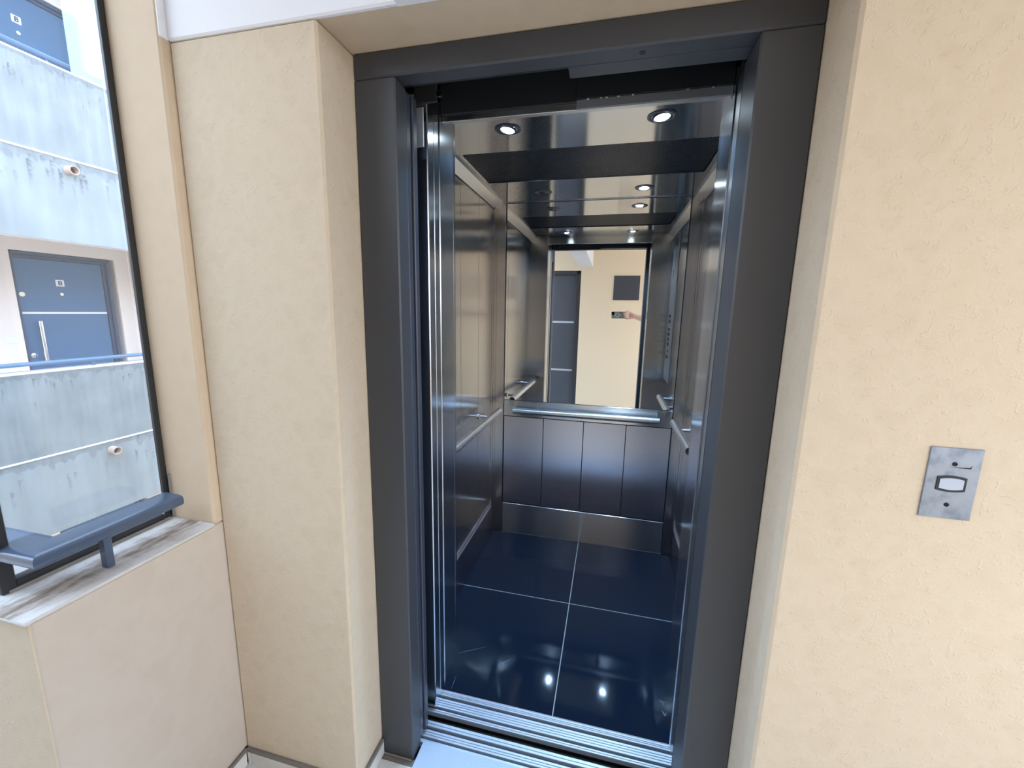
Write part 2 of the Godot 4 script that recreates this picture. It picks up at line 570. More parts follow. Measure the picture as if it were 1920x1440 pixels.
func landing() -> void:
	var P: StandardMaterial3D = MT.cream_plaster
	var S: StandardMaterial3D = MT.smooth_cream
	var w := setting("wall_front", "cream trowelled plaster wall round the lift door")
	part(w, "pier", boxes([[Vector3(XL, 0, -0.058), Vector3(XO, YO, WZ)]], 0.006), P)
	part(w, "side_wall", boxes([[Vector3(XR, 0, -0.058), Vector3(1.95, YO, WZ)], [Vector3(1.95, 0, 0.0), Vector3(XE, 0.88, WZ)]], 0.006), P)  # out of view it drops to a low parapet, letting daylight in
	part(w, "lintel", boxes([[Vector3(XO - 0.01, YO, -0.16), Vector3(XR + 0.01, YO + 0.10, WZ - 0.004)]], 0.003), S)
	var t := setting("trim_1", "white painted beam above the cream wall")
	part(t, "beam", box(Vector3(XL, YO, -0.16), Vector3(1.95, HC, WZ + 0.004), 0.004), MT.white_paint)
	part(t, "cross_beam", box(Vector3(-0.325, 2.150, WZ + 0.0045), Vector3(-0.140, HC, ZB), 0.004), MT.white_paint)
	# left: stub beside the window, parapet below it, sill
	w = setting("wall_left", "cream parapet with window above, left of the lift")
	part(w, "window_jamb", box(Vector3(-1.150, 0.872, -0.16), Vector3(XL, HC, 0.160), 0.006), S)
	part(w, "beam_end", box(Vector3(XL - 0.004, YO, WZ), Vector3(XL + 0.003, HC, 0.158), 0.002), MT.white_paint)
	part(w, "parapet", box(Vector3(-1.150, 0, -0.16), Vector3(XL, 0.872, 0.566), 0.004), MT.skylit_parapet_cream)
	part(w, "parapet", box(Vector3(-4.90, 0, 0.400), Vector3(-1.150, 0.872, 0.562), 0.004), P)
	part(w, "corner_face", box(Vector3(-1.150, 0, 0.560), Vector3(XL - 0.003, 0.872, 0.5675), 0.001), P)
	var stain := mat("sill_stained", Color(0.93, 0.92, 0.91), 0.9)
	stain.albedo_texture = sill_stains()
	part(w, "window_sill", boxes([[Vector3(-1.150, 0.872, 0.160), Vector3(XL + 0.003, 0.8795, 0.575)], [Vector3(-4.90, 0.872, 0.395), Vector3(-1.150, 0.880, 0.575)]], 0.002), MT.sill_plaster)
	part(w, "sill_top", sheet(Vector3(-1.149, 0.8798, 0.574), Vector3(1.149 + XL + 0.001, 0, 0), Vector3(0, 0, -0.413), Vector3.UP), stain)
	# floor: grout bed and tiles
	var f := setting("floor", "pale tiled landing floor")
	part(f, "grout_bed", box(Vector3(-4.9, -0.20, WZ - 0.14), Vector3(XE, -0.004, ZB), 0.0), MT.grout)
	var n := 0.333
	for i in range(-15, 13):
		for k in range(0, 6):
			var x0 := -0.620 + i * n
			var z0 := WZ - 0.118 + k * n
			var x1 := minf(x0 + n, XE)
			var z1 := minf(z0 + n, ZB)
			if x1 < -4.9 or z1 - z0 < 0.02 or x1 - x0 < 0.02:
				continue
			if x0 < XL - 0.01 and z1 < 0.60:
				continue
			if x0 < XO - 0.2 or x1 > XR + 0.2:
				z0 = maxf(z0, WZ)
			part(f, "tile", box(Vector3(x0 + 0.002, -0.012, z0 + 0.002), Vector3(x1 - 0.002, 0.0, z1 - 0.002), 0.0015), MT.floor_tile)
	# cement patch in front of the sill, with a ragged edge
	var rng := RandomNumberGenerator.new()
	rng.seed = 4
	var o := PackedVector2Array()
	for i in 25:
		o.append(Vector2(0.062 + rng.randf_range(-0.012, 0.012) - (0.03 if i < 3 else 0.0), -0.405 + 0.825 * i / 24.0))
	o.append(Vector2(-0.066, 0.420))
	o.append(Vector2(-0.066, -0.405))
	part(f, "cement_patch", prism(o, 1, -0.012, 0.004), MT.mortar, "pale blue-grey cement patch in front of the sill")
	# skirting tiles with a mortar bead on top
	var bl := setting("baseboard_left", "pale tile skirting along the left wall")
	for k in 2:
		part(bl, "skirting_tile", box(Vector3(XL, 0, WZ + 0.012 + k * 0.21), Vector3(XL + 0.010, 0.048, WZ + 0.010 + (k + 1) * 0.21 - 0.003), 0.001), MT.floor_tile)
	part(bl, "mortar_bead", box(Vector3(XL, 0.048, WZ), Vector3(XL + 0.011, 0.060, 0.566), 0.002), MT.grout)
	var bf := setting("baseboard_front", "pale tile skirting round the pier")
	for k in 2:
		part(bf, "skirting_tile", box(Vector3(XL + 0.026 + k * 0.205, 0, WZ), Vector3(XL + 0.026 + (k + 1) * 0.205 - 0.003, 0.048, WZ + 0.010), 0.001), MT.floor_tile)
	part(bf, "skirting_tile", box(Vector3(XL + 0.011, 0, WZ), Vector3(XL + 0.023, 0.048, WZ + 0.010), 0.001), MT.floor_tile)
	part(bf, "skirting_tile", box(Vector3(XO, 0, 0.002), Vector3(XO + 0.010, 0.048, WZ + 0.008), 0.001), MT.floor_tile)
	part(bf, "mortar_bead", boxes([[Vector3(XL, 0.048, WZ), Vector3(XO, 0.060, WZ + 0.011)], [Vector3(XO - 0.001, 0.048, 0.002), Vector3(XO + 0.011, 0.060, WZ + 0.011)]], 0.002), MT.grout)
	for k in 8:
		part(bf, "skirting_tile", box(Vector3(XR + k * 0.333, 0, WZ), Vector3(XR + (k + 1) * 0.333 - 0.003, 0.048, WZ + 0.010), 0.001), MT.floor_tile)
	# ceiling over the landing only; the gallery stays roofless to let daylight in
	var c := setting("ceiling", "white ceiling over the landing")
	part(c, "slab", box(Vector3(-1.15, HC, -0.16), Vector3(XE + 0.2, HC + 0.20, ZB + 0.2), 0.0), MT.white_paint)
	# the wall behind the viewer, as the mirror shows it, and, out of view, a low parapet that lets daylight in
	w = setting("wall_back", "cream wall behind the viewer, seen in the mirror")
	var d0 := -1.262
	var d1 := -0.300
	part(w, "plaster", boxes([[Vector3(-4.9, 0, ZB), Vector3(d0, HC, ZB + 0.18)], [Vector3(d0, 2.100, ZB), Vector3(d1, HC, ZB + 0.18)], [Vector3(d1, 0, ZB), Vector3(1.75, HC, ZB + 0.18)]], 0.0), MT.lightened_cream)
	part(w, "parapet", box(Vector3(1.75, 0, ZB), Vector3(XE, 0.88, ZB + 0.16), 0.004), MT.lightened_cream)
	w = setting("unseen_wall_right", "unseen low end wall of the landing, open above to let daylight in")
	part(w, "plaster", box(Vector3(XE, 0, -0.16), Vector3(XE + 0.16, 0.88, ZB + 0.16), 0.0), MT.lightened_cream)  # out of view, kept low so daylight enters above it
	# window beside the lift: dark steel frame with clear panes
	var win := setting("window_1", "dark steel window frame with clear glass beside the pier")
	part(win, "frame_post", box(Vector3(-1.123, 0.880, 0.160), Vector3(-1.111, HC, 0.176), 0.002), MT.window_frame)
	part(win, "corner_post", box(Vector3(-1.136, 0.880, 0.505), Vector3(-1.104, HC, 0.530), 0.002), MT.window_frame)
	part(win, "bottom_bar", box(Vector3(-1.136, 0.880, 0.184), Vector3(-1.106, 0.902, 0.505), 0.002), MT.window_frame)
	part(win, "bottom_bar", box(Vector3(-4.90, 0.880, 0.505), Vector3(-1.136, 0.902, 0.530), 0.002), MT.window_frame)
	part(win, "glazing_bead", boxes([[Vector3(-1.106, 0.880, 0.172), Vector3(-1.100, 0.887, 0.520)], [Vector3(-1.104, 0.888, 0.160), Vector3(-1.099, 1.02, 0.166)]], 0.001), MT.window_bead)
	part(win, "pane", box(Vector3(-1.122, 0.900, 0.182), Vector3(-1.117, HC, 0.507), 0.0), MT.window_glass)

# ---------------------------------------------------------------- frame, shaft
func shaft_and_frame() -> void:
	var w := setting("wall_shaft", "concrete lift shaft round the car")
	var B: StandardMaterial3D = MT.shaft_concrete
	part(w, "shaft_side", box(Vector3(-1.15, -0.9, -1.85), Vector3(-1.05, 3.0, -0.060), 0), B)
	part(w, "shaft_side", box(Vector3(0.95, -0.9, -1.85), Vector3(1.05, 3.0, -0.060), 0), B)
	part(w, "shaft_back", box(Vector3(-1.15, -0.9, -1.95), Vector3(1.05, 3.0, -1.85), 0), B)
	part(w, "shaft_head", box(Vector3(-1.15, 3.0, -1.95), Vector3(1.05, 3.1, -0.10), 0), B)
	part(w, "shaft_pit", box(Vector3(-1.15, -1.0, -1.95), Vector3(1.05, -0.9, -0.06), 0), B)
	part(w, "shaft_front", boxes([[Vector3(-1.05, HC, -0.16), Vector3(0.95, 3.0, -0.06)], [Vector3(-1.05, -0.9, -0.12), Vector3(0.95, -0.075, -0.06)], [Vector3(-1.15, -0.9, -0.16), Vector3(-1.05, 0.0, -0.06)], [Vector3(0.95, -0.9, -0.16), Vector3(1.05, 0.0, -0.06)]], 0), B)

	var o := thing("door_frame", "dark grey painted metal frame round the open lift doorway", "door frame", Vector3(0.006, 0, 0))
	var F: StandardMaterial3D = MT.frame_paint
	var L := -0.413
	var R := 0.426
	part(o, "jamb", box(Vector3(XO + 0.0005, 0.0, -0.060), Vector3(L, 2.100, 0.0), 0.004), F)
	part(o, "jamb", box(Vector3(R, 0.0, -0.115), Vector3(XR - 0.0005, 2.100, 0.0), 0.004), F)
	part(o, "header", box(Vector3(XO + 0.0005, 2.1003, -0.055), Vector3(XR - 0.0005, YO - 0.0005, 0.0), 0.004), F)
	part(o, "header_plate", box(Vector3(0.020, 2.101, -0.105), Vector3(R + 0.05, 2.112, -0.056), 0.001), F)
	part(o, "shade_lining", boxes([[Vector3(0.4268, 0.0, -0.122), Vector3(XR, 2.16, -0.1158)], [Vector3(0.021, 2.1135, -0.122), Vector3(0.4268, 2.16, -0.106)], [Vector3(XO, 2.1025, -0.0625), Vector3(0.020, 2.16, -0.0565)]], 0.0), MT.dark_steel)  # dark sheets standing in for shade on the back of the frame
	part(o, "keyhole", lathe(Vector3(0.191, 2.1002, -0.029), Vector3.DOWN, [Vector2(0.007, -0.004), Vector2(0.007, 0.0008), Vector2(0.0035, 0.0008), Vector2(0.0, -0.001)], 18), MT.dark_steel)
	# ragged strip of sealant at the foot
	part(o, "sealant", boxes([[Vector3(XO + 0.002, 0.0, 0.0), Vector3(L - 0.004, 0.006, 0.006)]], 0.002), MT.grout)

	# the landing door slid aside: two panels, of which only the leading edges show
	o = thing("landing_door", "dark blue-grey landing door panels slid open behind the left jamb", "lift door", Vector3(-0.7, 0.012, -0.095))
	part(o, "panel", box(Vector3(-0.93, 0.012, -0.090), Vector3(-0.4165, 2.098, -0.064), 0.003), MT.panel_paint)
	part(o, "panel", box(Vector3(-0.90, 0.012, -0.121), Vector3(-0.412, 2.098, -0.096), 0.003), MT.panel_paint)
	part(o, "guide_plate", box(Vector3(-0.45, 1.985, -0.150), Vector3(-0.404, 2.09, -0.145), 0.001), MT.aluminium, "scuffed aluminium plate at the top of the door")
	# door gear above the opening, in the dark
	o = thing("door_gear", "dark steel door gear above the doorway", "door gear", Vector3(0.0, 2.13, -0.20))
	part(o, "track", box(Vector3(-0.90, 2.215, -0.170), Vector3(0.020, 2.36, -0.125), 0.003), MT.dark_steel)
	part(o, "track", box(Vector3(0.020, 2.165, -0.170), Vector3(0.90, 2.36, -0.125), 0.003), MT.dark_steel)
	part(o, "hanger", box(Vector3(-0.43, 2.098, -0.150), Vector3(-0.36, 2.22, -0.140), 0.002), MT.dark_steel)
	part(o, "roller", lathe(Vector3(-0.352, 2.12, -0.145), Vector3(0, 0, 1), [Vector2(0.0, -0.005), Vector2(0.009, -0.005), Vector2(0.009, 0.005), Vector2(0.0, 0.005)], 18), MT.chrome_dark)
	part(o, "car_beam", box(Vector3(-0.90, 2.245, -0.36), Vector3(0.90, 2.50, -0.20), 0.003), MT.dark_steel)

func sills() -> void:
	var A: StandardMaterial3D = MT.aluminium
	var o := thing("landing_sill", "grooved aluminium landing sill at the lift threshold", "door sill", Vector3(0.006, -0.03, -0.11))
	part(o, "body", box(Vector3(-0.50, -0.07, -0.146), Vector3(0.50, -0.018, -0.066), 0.001), MT.dirty_metal)
	for z in [[-0.064, -0.077], [-0.086, -0.0935], [-0.095, -0.102], [-0.1035, -0.112], [-0.124, -0.133], [-0.1345, -0.145]]:
		part(o, "tread", box(Vector3(-0.50, -0.020, z[1]), Vector3(0.50, 0.0, z[0]), 0.0012), A)
	o = thing("car_sill", "grooved aluminium car sill beyond the dark gap", "door sill", Vector3(0.006, -0.03, -0.23))
	part(o, "body", box(Vector3(-0.56, -0.07, -0.272), Vector3(0.58, -0.018, -0.183), 0.001), MT.dirty_metal)
	for z in [[-0.178, -0.184], [-0.1855, -0.192], [-0.2025, -0.2105], [-0.212, -0.220], [-0.2215, -0.229], [-0.2305, -0.2395], [-0.252, -0.258], [-0.2595, -0.264], [-0.2655, -0.273]]:
		part(o, "tread", box(Vector3(-0.56, -0.020, z[1]), Vector3(0.58, 0.0, z[0]), 0.0012), A)
	o = single("sill_gap_guard", "dirty brown plate in the gap between the two sills", "plate", box(Vector3(-0.55, -0.085, -0.179), Vector3(0.57, -0.030, -0.1455), 0.002), MT.dirty_metal, Vector3(0, -0.085, -0.16))

# ---------------------------------------------------------------- the car
func car() -> void:
	var o := thing("lift_car", "open lift car lined with brushed steel, dark tiled floor", "lift car", Vector3(0.0175, -0.02, -0.98))
	# floor: bed with pale joints and dark tiles
	var fl := part(o, "floor", box(Vector3(CL - 0.02, -0.08, CB - 0.02), Vector3(CR + 0.02, -0.0008, -0.2735), 0), MT.tile_joint)
	var xs := [CL, 0.0268, CR]
	var zs := [-0.2745, -0.9129, CB + 0.004]
	for i in 2:
		for k in 2:
			part(fl, "floor_tile", box(Vector3(xs[i] + 0.002, -0.010, zs[k + 1] + 0.002), Vector3(xs[i + 1] - 0.002, 0.0, zs[k] - 0.002), 0.0008), MT.car_tile)
	# scuffs on the near tiles
	for s in [[Vector2(-0.438, -0.454), Vector2(-0.313, -0.527), 0.0016], [Vector2(-0.223, -0.457), Vector2(-0.184, -0.493), 0.0022], [Vector2(-0.388, -0.281), Vector2(-0.392, -0.355), 0.0016], [Vector2(0.437, -0.405), Vector2(0.449, -0.378), 0.005], [Vector2(0.449, -0.378), Vector2(0.452, -0.30), 0.0016], [Vector2(0.430, -0.448), Vector2(0.45, -0.44), 0.002]]:
		var a: Vector2 = s[0]
		var b: Vector2 = s[1]
		var side: Vector2 = (b - a).orthogonal().normalized() * s[2] * 0.5
		var mid := (a + b) * 0.5
		part(fl, "scuff", prism(PackedVector2Array([Vector2(a.y, a.x), Vector2(mid.y + side.y, mid.x + side.x), Vector2(b.y, b.x), Vector2(mid.y - side.y, mid.x - side.x)]), 1, -0.0005, 0.0004), MT.scratch)
	# rear wall: kick plate, four panels, ledge behind the rail
	var S: StandardMaterial3D = MT.steel_panel
	var rx := [-0.5056, -0.2378, 0.0216, 0.2845, 0.5505]
	part(o, "backing", boxes([[Vector3(CL - 0.02, -0.004, CB - 0.02), Vector3(CR + 0.02, CT + 0.05, CB - 0.006)], [Vector3(CL - 0.03, -0.004, CB - 0.02), Vector3(CL - 0.006, CT + 0.05, CF)], [Vector3(CR + 0.006, -0.004, CB - 0.02), Vector3(CR + 0.03, CT + 0.05, CF)]], 0), MT.dark_steel)
	part(o, "kick_plate", box(Vector3(rx[0], 0.001, CB - 0.004), Vector3(rx[4], 0.216, CB + 0.006), 0.002), MT.steel_kick)
	for i in 4:
		part(o, "rear_panel", box(Vector3(rx[i] + 0.0018, 0.220, CB - 0.004), Vector3(rx[i + 1] - 0.0018, 0.8305, CB), 0.0012), S)
	part(o, "ledge", box(Vector3(rx[0], 0.834, CB - 0.004), Vector3(rx[4], 0.942, CB + 0.004), 0.002), MT.steel_kick)
	# corner posts
	part(o, "corner_post", boxes([[Vector3(CL, 0.0, CB - 0.004), Vector3(rx[0] - 0.001, CT, CB + 0.012)], [Vector3(CL - 0.004, 0.0, CB + 0.012), Vector3(CL + 0.012, CT, CB + 0.075)]], 0.002), MT.steel_post)
	part(o, "corner_post", boxes([[Vector3(rx[4] + 0.001, 0.0, CB - 0.004), Vector3(CR, CT, CB + 0.012)], [Vector3(CR - 0.012, 0.0, CB + 0.012), Vector3(CR + 0.004, CT, CB + 0.075)]], 0.002), MT.steel_post)
	# side walls: tall panels above and below the rail band, kick plates
	var W: StandardMaterial3D = MT.steel_wall
	var zz := [CB + 0.077, -1.190, -0.905, -0.620, CF]
	for s in [0, 1]:
		var x0 := CL - 0.004 if s == 0 else CR + 0.004
		var x1 := CL if s == 0 else CR
		var xk := CL + 0.014 if s == 0 else CR - 0.010
		for i in 4:
			part(o, "side_panel", box(Vector3(x0, 0.222, zz[i] + 0.0012), Vector3(x1, 2.125, zz[i + 1] - 0.0012), 0.0008), W)
		part(o, "kick_plate", box(Vector3(x0, 0.001, zz[0]), Vector3(xk, 0.219, CF), 0.002), MT.steel_panel)
		# sloping cornice between wall and ceiling
		var out := PackedVector2Array()
		if s == 0:
			out = PackedVector2Array([Vector2(CL - 0.004, 2.128), Vector2(CL + 0.004, 2.128), Vector2(CL + 0.046, 2.158), Vector2(CL + 0.052, 2.171), Vector2(CL - 0.004, 2.171)])
		else:
			out = PackedVector2Array([Vector2(CR + 0.004, 2.128), Vector2(CR + 0.004, 2.171), Vector2(CR - 0.052, 2.171), Vector2(CR - 0.046, 2.158), Vector2(CR - 0.004, 2.128)])
		part(o, "cornice", prism(out, 2, CB + 0.001, CF), MT.steel_trim)
	# front return walls beside the doorway
	part(o, "front_return", box(Vector3(CL - 0.004, 0.0, CF), Vector3(-0.4165, CT, CF + 0.022), 0.002), MT.steel_wall)
	part(o, "front_return", box(Vector3(0.447, 0.0, CF), Vector3(CR + 0.004, CT, CF + 0.022), 0.002), MT.steel_wall)
	# doorway jambs of the car and the leading edges of its two door panels
	part(o, "car_jamb", box(Vector3(-0.53, -0.002, CF + 0.023), Vector3(-0.415, CT, -0.286), 0.003), MT.steel_jamb)
	part(o, "car_jamb", box(Vector3(0.446, -0.002, CF + 0.023), Vector3(0.560, CT, -0.268), 0.003), MT.steel_jamb)
	part(o, "strike_post", box(Vector3(0.449, -0.002, -0.264), Vector3(0.540, CT, -0.196), 0.002), MT.steel_trim)
	part(o, "door_panel", box(Vector3(-0.92, 0.004, -0.282), Vector3(-0.4165, CT, -0.243), 0.003), MT.steel_jamb)
	part(o, "door_panel", box(Vector3(-0.94, 0.004, -0.238), Vector3(-0.4135, CT, -0.192), 0.003), MT.steel_jamb)
	# transom over the doorway
	part(o, "transom", box(Vector3(-0.4140, 2.114, -0.322), Vector3(0.4455, CT + 0.05, -0.302), 0.001), MT.steel_kick)
	part(o, "transom_strip", box(Vector3(0.019, 2.113, -0.3015), Vector3(0.4455, 2.137, -0.293), 0.001), MT.galvanised)
	var rng := RandomNumberGenerator.new()
	rng.seed = 12
	for i in 9:
		var fx := rng.randf_range(0.03, 0.43)
		part(o, "paint_fleck", box(Vector3(fx, 2.1350, -0.2932), Vector3(fx + rng.randf_range(0.003, 0.009), 2.1350 + rng.randf_range(0.001, 0.003), -0.2895), 0.0004), MT.sign_white)
	part(o, "gear_cover", box(Vector3(-0.4140, 2.133, -0.3015), Vector3(0.018, CT + 0.06, -0.294), 0.001), MT.dark_steel)
	part(o, "gear_cover", box(Vector3(0.018, 2.1375, -0.3015), Vector3(0.4455, CT + 0.06, -0.290), 0.001), MT.dark_steel)
	# ceiling: two steel strips and a dark mesh between them
	var C: StandardMaterial3D = MT.steel_ceiling
	var cl := CL + 0.045
	var cr := CR - 0.045
	var za := -0.735
	var zb := -1.137
	part(o, "ceiling_panel", box(Vector3(cl, CT, za), Vector3(cr, CT + 0.012, -0.3225), 0.001), C)
	part(o, "ceiling_panel", box(Vector3(cl, CT, CB + 0.014), Vector3(cr, CT + 0.012, zb), 0.001), C)
	part(o, "ceiling_trim", box(Vector3(CL, CT - 0.004, CB - 0.004), Vector3(CR, CT + 0.012, CB + 0.012), 0.001), C)
	part(o, "ceiling_edge", box(Vector3(cl, CT + 0.0005, zb), Vector3(-0.505, CT + 0.012, za)), C)
	part(o, "ceiling_edge", box(Vector3(0.535, CT + 0.0005, zb), Vector3(cr, CT + 0.012, za)), C)
	part(o, "roof", boxes([[Vector3(CL - 0.02, CT + 0.055, CB - 0.02), Vector3(CR + 0.02, CT + 0.07, CF + 0.05)], [Vector3(CL, CT + 0.012, za), Vector3(CR, CT + 0.055, za + 0.004)], [Vector3(CL, CT + 0.012, zb - 0.004), Vector3(CR, CT + 0.055, zb)]], 0), MT.dark_steel)
	var st := new_st()
	var px := 0.0148
	var pz := 0.0185
	var nx := int(1.04 / px)
	var nz := int(0.402 / pz)
	for i in nx:
		for k in nz:
			var c := Vector3(-0.505 + (i + 0.5) * px, CT + 0.006, zb + (k + 0.5) * pz)
			for s in [[-0.5, 0.0, 0.0, -0.5], [0.0, -0.5, 0.5, 0.0], [0.5, 0.0, 0.0, 0.5], [0.0, 0.5, -0.5, 0.0]]:
				var a := c + Vector3(s[0] * px, 0, s[1] * pz)
				var b := c + Vector3(s[2] * px, 0, s[3] * pz)
				var d := (b - a).normalized()
				var w := d.cross(Vector3.UP) * 0.0013
				var h := Vector3(0, 0.0022, 0)
				poly(st, [a - w, b - w, b + w, a + w], Vector3.DOWN)
				poly(st, [a - w, b - w, b - w + h, a - w + h], -w)
				poly(st, [a + w, b + w, b + w + h, a + w + h], w)
	st.generate_normals()
	var me := part(o, "ceiling_mesh", st.commit(), MT.mesh_wire, "dark expanded metal mesh across the ceiling")
	me.set_meta("kind", "stuff")

func downlight(c: Vector3, lit: bool, label: String, tilt: Vector3, power := 0.25) -> void:
	var o := thing("downlight", label, "downlight", c, "round downlights in the lift ceiling")
	var dir := Vector3.DOWN
	part(o, "bezel", lathe(c, dir, [Vector2(0.048, 0.0), Vector2(0.048, 0.0018), Vector2(0.040, 0.0034), Vector2(0.034, 0.0026), Vector2(0.033, 0.0)], 40), MT.lamp_rim)
	var d2 := (dir + tilt).normalized()
	part(o, "eyeball_ring", lathe(c, d2, [Vector2(0.033, 0.001), Vector2(0.032, 0.005), Vector2(0.027, 0.0065), Vector2(0.0245, 0.003)], 36), MT.lamp_rim)
	part(o, "lens", lathe(c, d2, [Vector2(0.0245, 0.0035), Vector2(0.016, 0.0055), Vector2(0.0, 0.0062)], 32), MT.lamp_lit if lit else MT.lamp_off)
	if lit:
		var l := SpotLight3D.new()
		l.name = "lamp_light"
		l.light_color = Color(0.66, 0.83, 1.0)
		l.light_energy = power
		l.light_size = 0.022
		l.spot_angle = 58.0
		l.spot_angle_attenuation = 0.9
		l.spot_range = 12.0
		l.spot_attenuation = 2.0
		l.shadow_enabled = true
		o.add_child(l)
		l.position = d2 * 0.012
		l.look_at_from_position(l.position, l.position + d2, Vector3.BACK)
		l.position = d2 * 0.012

func handrail(a: Vector3, b: Vector3, wall: Vector3, label: String, spots: Array) -> void:
	var o := thing("handrail", label, "handrail", Vector3((a.x + b.x) / 2, a.y - 0.02, (a.z + b.z) / 2), "chrome handrails in the lift")
	var bar := part(o, "bar", pipe(a, b, 0.020, 0.003, 28), MT.rail_steel)
	for e in [[a, b], [b, a]]:
		var d: Vector3 = (e[1] - e[0]).normalized()
		part(bar, "hollow_shade", tube([e[0] + d * 0.004, e[0] + d * 0.012], 0.0162, 24), MT.rubber)  # black disc stands in for the dark hollow of the open tube
	for t in spots:
		var p := a.lerp(b, t)
		var br := part(o, "bracket", tube([p, p + wall * 0.86], 0.008, 16), MT.chrome)
		part(br, "flange", tube([p + wall * 0.90, p + wall * 0.995], 0.016, 20), MT.chrome)

func car_fittings() -> void:
	downlight(Vector3(-0.2505, CT - 0.0002, -0.527), true, "lit downlight above the doorway, left of the front pair", Vector3(-0.12, 0, 0.10))
	downlight(Vector3(0.2825, CT - 0.0002, -0.527), true, "lit downlight above the doorway, right of the front pair", Vector3(0.12, 0, 0.10))
	downlight(Vector3(-0.2505, CT - 0.0002, -1.340), false, "unlit downlight behind the mesh strip, near the mirror", Vector3(0, 0, 0))
	downlight(Vector3(0.2825, CT - 0.0002, -1.340), true, "lit downlight behind the mesh strip, near the mirror", Vector3(0.0, 0, 0.12), 0.16)
	handrail(Vector3(-0.492, 0.905, -0.545), Vector3(-0.492, 0.905, -1.360), Vector3(-0.083, 0, 0), "chrome handrail on the left steel wall of the lift", [0.12, 0.80])
	handrail(Vector3(-0.428, 0.889, -1.462), Vector3(0.468, 0.889, -1.462), Vector3(0, 0, -0.065), "chrome handrail below the mirror on the rear wall", [0.16, 0.70])
	handrail(Vector3(0.540, 0.902, -0.887), Vector3(0.540, 0.902, -1.406), Vector3(0.070, 0, 0), "short chrome handrail on the right steel wall of the lift", [0.12, 0.70])
	var o := thing("mirror", "large frameless mirror above the rear handrail", "mirror", Vector3(0.02, 0.943, CB))
	part(o, "glass", box(Vector3(-0.5046, 0.943, CB - 0.005), Vector3(0.5496, CT - 0.005, CB), 0.001), MT.mirror)
	# control panel on the right wall
	o = thing("control_panel", "tall steel control panel with a column of buttons, right wall", "control panel", Vector3(CR, 0.95, -0.66))
	var x := CR - 0.006
	part(o, "plate", box(Vector3(x, 0.99, -0.815), Vector3(CR - 0.0002, 2.12, -0.505), 0.002), MT.steel_trim)
	part(o, "display", box(Vector3(x - 0.002, 1.955, -0.76), Vector3(x, 2.075, -0.60), 0.002), MT.steel_jamb)
	part(o, "key_slot", box(Vector3(x - 0.0015, 1.795, -0.605), Vector3(x, 1.865, -0.580), 0.001), MT.dark_steel)
	var ys := [1.505, 1.465, 1.405, 1.365, 1.325, 1.285, 1.235, 1.185]
	for i in ys.size():
		for k in 2:
			if (i == 6) and k == 1:
				continue
			var c := Vector3(x, ys[i], -0.645 + k * 0.05)
			var b := part(o, "button", lathe(c, Vector3.LEFT, [Vector2(0.0155, 0.0), Vector2(0.0155, 0.002), Vector2(0.013, 0.0035), Vector2(0.0, 0.0035)], 24), MT.chrome_dark)
			part(b, "mark", box(c + Vector3(-0.0042, -0.006, -0.005), c + Vector3(-0.0034, 0.006, 0.005), 0.0), MT.dark_steel)

